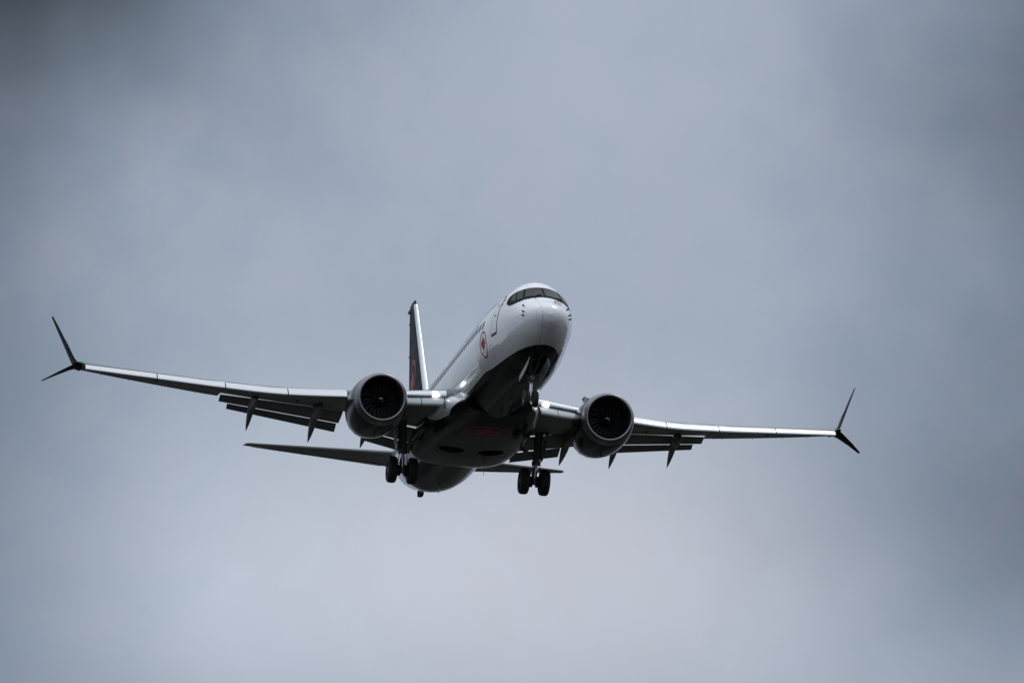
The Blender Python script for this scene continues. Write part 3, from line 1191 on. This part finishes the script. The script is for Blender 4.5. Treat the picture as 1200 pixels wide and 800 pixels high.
def fin_map(cx, cz, s):
    def f(u, v):
        z = cz + v
        x = cx - s * u
        c = FXT(z) - FXL(z)
        q = min(max((x - FXL(z)) / c, .001), .999)
        yt = 5 * (.2969 * sqrt(q) - .1260 * q - .3516 * q * q + .2843 * q**3 - .1036 * q**4)
        return (x, s * (c * .095 * yt + .007), z)
    return f


for s in (1, -1):
    ring_leaf(1.10, fin_map(36.15, 4.35, s), 'maple_leaf_emblem', fin)
rr_ = []
for s in (1, -1):
    V = [fin_map(0, 0, s)(-s * lerp(FXL(z), FXT(z), .70), z) for z in (2.0, 3.5, 5, 6.5, 8.0)]
    MB().tube(V, .014, 5).done('rudder_hinge_line', M['seal'], fin)
for z in (4.2, 6.2, 7.8):
    MB().tube([(FXT(z) - .02, 0, z), (FXT(z) + .25, .0, z - .02)], .014, 5).done('static_wick', M['probe'], fin)
MB().box((38.7, .10, 8.25), (.5, .10, .10)).done('fin_tip_antenna', M['strut'], fin)

HXL = tab([0, 1.0, 7.25], [33.0, 33.72, 38.1])
HXT = tab([0, 1.0, 7.25], [37.55, 37.6, 39.30])
HZL = tab([0, 1.0, 7.25], [.50, .61, 1.41])
HZT = tab([0, 1.0, 7.25], [.70, .80, 1.56])
for s in (1, -1):
    hs = MB().loft([section(y, s, HXL(y), HZL(y), HXT(y), HZT(y), .092, False) for y in (.3, 1, 2, 3, 4, 5, 6, 7, 7.2)]
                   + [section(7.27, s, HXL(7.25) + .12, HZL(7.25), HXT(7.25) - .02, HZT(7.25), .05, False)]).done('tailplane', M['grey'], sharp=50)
    rr_ = []
    for y in (.95, 3, 5, 7.1):
        c = HXT(y) - HXL(y)
        pts = [p for p in AF if p[0] <= .06]
        seq = [p for p in pts if p[2] >= 0] + [p for p in pts if p[2] < 0]
        g = lambda p, k: (HXL(y) + c * p[0] - k, s * y, lerp(HZL(y), HZT(y), p[0]) + c * .092 * p[2] + math.copysign(k, p[2]) * (1 if abs(p[2]) > 1e-6 else 0))
        rr_.append([g(p, .010) for p in seq])
    MB().loft(rr_, close=False, caps=(False, False)).done('leading_edge', M['fairing'], hs, 50)
    # elevator: hinge gap line on the lower skin and the panel behind it
    V = []
    for y in (1.2, 6.9):
        x = lerp(HXL(y), HXT(y), .72)
        V.append((x, s * y, lerp(HZL(y), HZT(y), .72) - .036 * (HXT(y) - HXL(y)) * .92 - .012))
    for y in (6.9, 1.2):
        x = HXT(y) - .03
        V.append((x, s * y, lerp(HZL(y), HZT(y), .99) - .02))
    MB().plate(V, .012).done('elevator', M['krueger'], hs)  # pale colour paints in the light reflected along the trailing edge
    for y in (4.6, 5.6, 6.6):
        MB().tube([(HXT(y) - .02, s * y, HZT(y)), (HXT(y) + .22, s * y, HZT(y) + .01)], .012, 5).done('static_wick', M['probe'], hs)

# ------------------------------------------------------------------ landing gear


def tyre(cx, cy, cz, R, wdt, parent):
    h = wdt / 2
    prof = [(-h * .55, R * .52), (-h * .86, R * .58), (-h, R * .72), (-h * .97, R * .84), (-h * .80, R * .945), (-h * .52, R * .985)]
    for g in (-.3, 0, .3):
        prof += [(h * (g - .045), R * .998), (h * (g - .03), R * .975), (h * (g + .03), R * .975), (h * (g + .045), R * .998)]
    prof += [(-a, r) for a, r in prof[5::-1]]
    return MB().lathe(prof, (cx, cy, cz), 48, 'y').done('tyre', M['tyre'], parent, 45)


def hub(cx, cy, cz, R, wdt, parent):
    h = wdt / 2
    prof = [(-h * .55, R * .53), (-h * .62, R * .50), (-h * .45, R * .42), (-h * .30, R * .36), (-h * .30, R * .22), (-h * .66, R * .18), (-h * .70, .01)]
    prof += [(-a, r) for a, r in prof[::-1]]
    return MB().lathe(prof, (cx, cy, cz), 32, 'y').done('wheel_hub', M['hub'], parent, 35)


def main_gear(s):
    y, z, x = s * 2.87, -3.20, 19.6
    g = MB()
    g.tube([(19.48, s * 2.98, -.95), (19.52, s * 2.95, -1.6), (19.56, s * 2.91, -2.35)], [.19, .17, .155], 16)
    g.tube([(19.56, s * 2.91, -2.32), (19.56, s * 2.91, -2.48)], .19, 16)
    g.tube([(x, y - .62, z), (x, y + .62, z)], .10, 12)
    g.tube([(19.59, s * 2.875, -3.05), (19.6, s * 2.87, -3.32)], .15, 12)
    leg = g.done('main_landing_gear', M['strut'], sharp=40)
    MB().tube([(19.56, s * 2.91, -2.4), (19.6, s * 2.87, -3.2)], .105, 14).done('shock_strut_piston', M['steel'], leg)
    for d in (-.44, .44):
        tyre(x, y + d, z, .575, .41, leg)
        hub(x, y + d, z, .575, .41, leg)
        MB().lathe([(-.12, .10), (-.12, .24), (.12, .24), (.12, .10)], (x, y + d * .45, z), 24, 'y').done('brake_pack', M['dark'], leg, 35)
    MB().tube([(19.57, s * 2.85, -2.15), (19.45, s * 1.75, -1.55)], [.085, .075], 10).done('side_strut', M['strut'], leg)
    MB().tube([(19.6, s * 2.93, -1.9), (20.55, s * 2.95, -1.15)], [.06, .06], 10).done('drag_strut', M['strut'], leg)
    tl = MB().tube([(19.75, s * 2.89, -2.45), (20.05, s * 2.88, -2.78)], .05, 8).tube([(20.05, s * 2.88, -2.78), (19.75, s * 2.87, -3.12)], .05, 8)
    tl.tube([(20.05, s * 2.80, -2.78), (20.05, s * 2.97, -2.78)], .04, 8)
    tl.done('torque_link', M['strut'], leg)
    hose = MB()
    for k, (dy, dx) in enumerate(((.16, -.12), (-.15, -.10), (.05, -.18))):
        hose.tube([(19.5 + dx, s * 2.95 + dy, -1.4), (19.52 + dx, s * 2.93 + dy, -2.1), (19.50 + dx * 1.2, s * 2.90 + dy * 1.1, -2.6), (19.58 + dx * .8, s * 2.87 + dy * 1.4, -3.05)], .016, 6)
    hose.done('hydraulic_hose', M['dark'], leg)
    # leg door: a slim shaped panel outboard of the strut
    MB().plate([(19.15, s * 3.34, -1.02), (20.02, s * 3.34, -1.00), (19.95, s * 3.22, -1.9), (19.82, s * 3.15, -2.28), (19.35, s * 3.15, -2.28), (19.22, s * 3.22, -1.9)], .035).done('gear_door', M['grey'], leg)
    MB().tube([(19.56, s * 2.95, -1.75), (19.56, s * 3.22, -1.75)], .03, 8).tube([(19.5, s * 2.95, -2.2), (19.5, s * 3.15, -2.2)], .03, 8).done('door_link', M['strut'], leg)
    for k in (-1, 1):
        MB().lathe([(0, .04), (.05, .06), (.09, .05), (.10, .002)], (19.30, s * 2.97 + .17 * k, -2.02), 12).done('hydraulic_canister', M['hub'], leg)
    return leg


for s in (1, -1):
    main_gear(s)

g = MB()
g.tube([(4.22, 0, -1.25), (4.16, 0, -2.2), (4.15, 0, -2.42)], [.12, .105, .115], 14)
g.tube([(4.12, -.34, -3.08), (4.12, .34, -3.08)], .06, 10)
g.tube([(4.12, 0, -2.98), (4.12, 0, -3.16)], .085, 10)
g.tube([(4.02, -.20, -2.22), (4.02, .20, -2.22)], .075, 10)
ng = g.done('nose_landing_gear', M['strut'], sharp=40)
MB().tube([(4.15, 0, -2.4), (4.12, 0, -3.05)], .065, 12).done('shock_strut_piston', M['steel'], ng)
for d in (-.205, .205):
    tyre(4.12, d, -3.08, .345, .20, ng)
    hub(4.12, d, -3.08, .345, .20, ng)
MB().tube([(4.12, .09, -2.05), (3.3, .16, -1.6), (2.75, .22, -1.3)], .045, 8).tube([(4.12, -.09, -2.05), (3.3, -.16, -1.6), (2.75, -.22, -1.3)], .045, 8).tube([(3.3, -.2, -1.6), (3.3, .2, -1.6)], .04, 8).done('drag_brace', M['strut'], ng)
MB().tube([(4.22, .0, -2.45), (4.48, 0, -2.72), (4.2, 0, -2.98)], .035, 8).done('torque_link', M['strut'], ng)
MB().lathe([(0, .02), (.0, .095), (.04, .10), (.14, .05)], (3.92, .0, -2.22), 16).done('taxi_light', M['hub'], ng, 40)
for s in (1, -1):
    V = []
    for x, zt, zb in ((2.5, -1.68, -1.98), (2.85, -1.74, -2.12), (3.7, -1.86, -2.24), (4.5, -1.93, -2.30)):
        V.append(((x, s * .375, zt), (x, s * .44, zb)))
    outline = [a for a, b in V] + [b for a, b in V[::-1]]
    rr_ = []
    for a, b in V:
        A, Bv = Vector(a), Vector(b)
        mid = (A + Bv) / 2 + Vector((0, s * .02, 0))
        o_ = Vector((0, s * .018, 0))
        rr_.append([A - o_, mid - o_, Bv - o_, Bv + o_, mid + o_, A + o_])
    MB().loft(rr_).done('gear_door', M['krueger'], ng, 40)
    MB().tube([(3.5, s * .36, -1.75), (3.9, s * .12, -1.75)], .02, 6).done('door_link', M['strut'], ng)
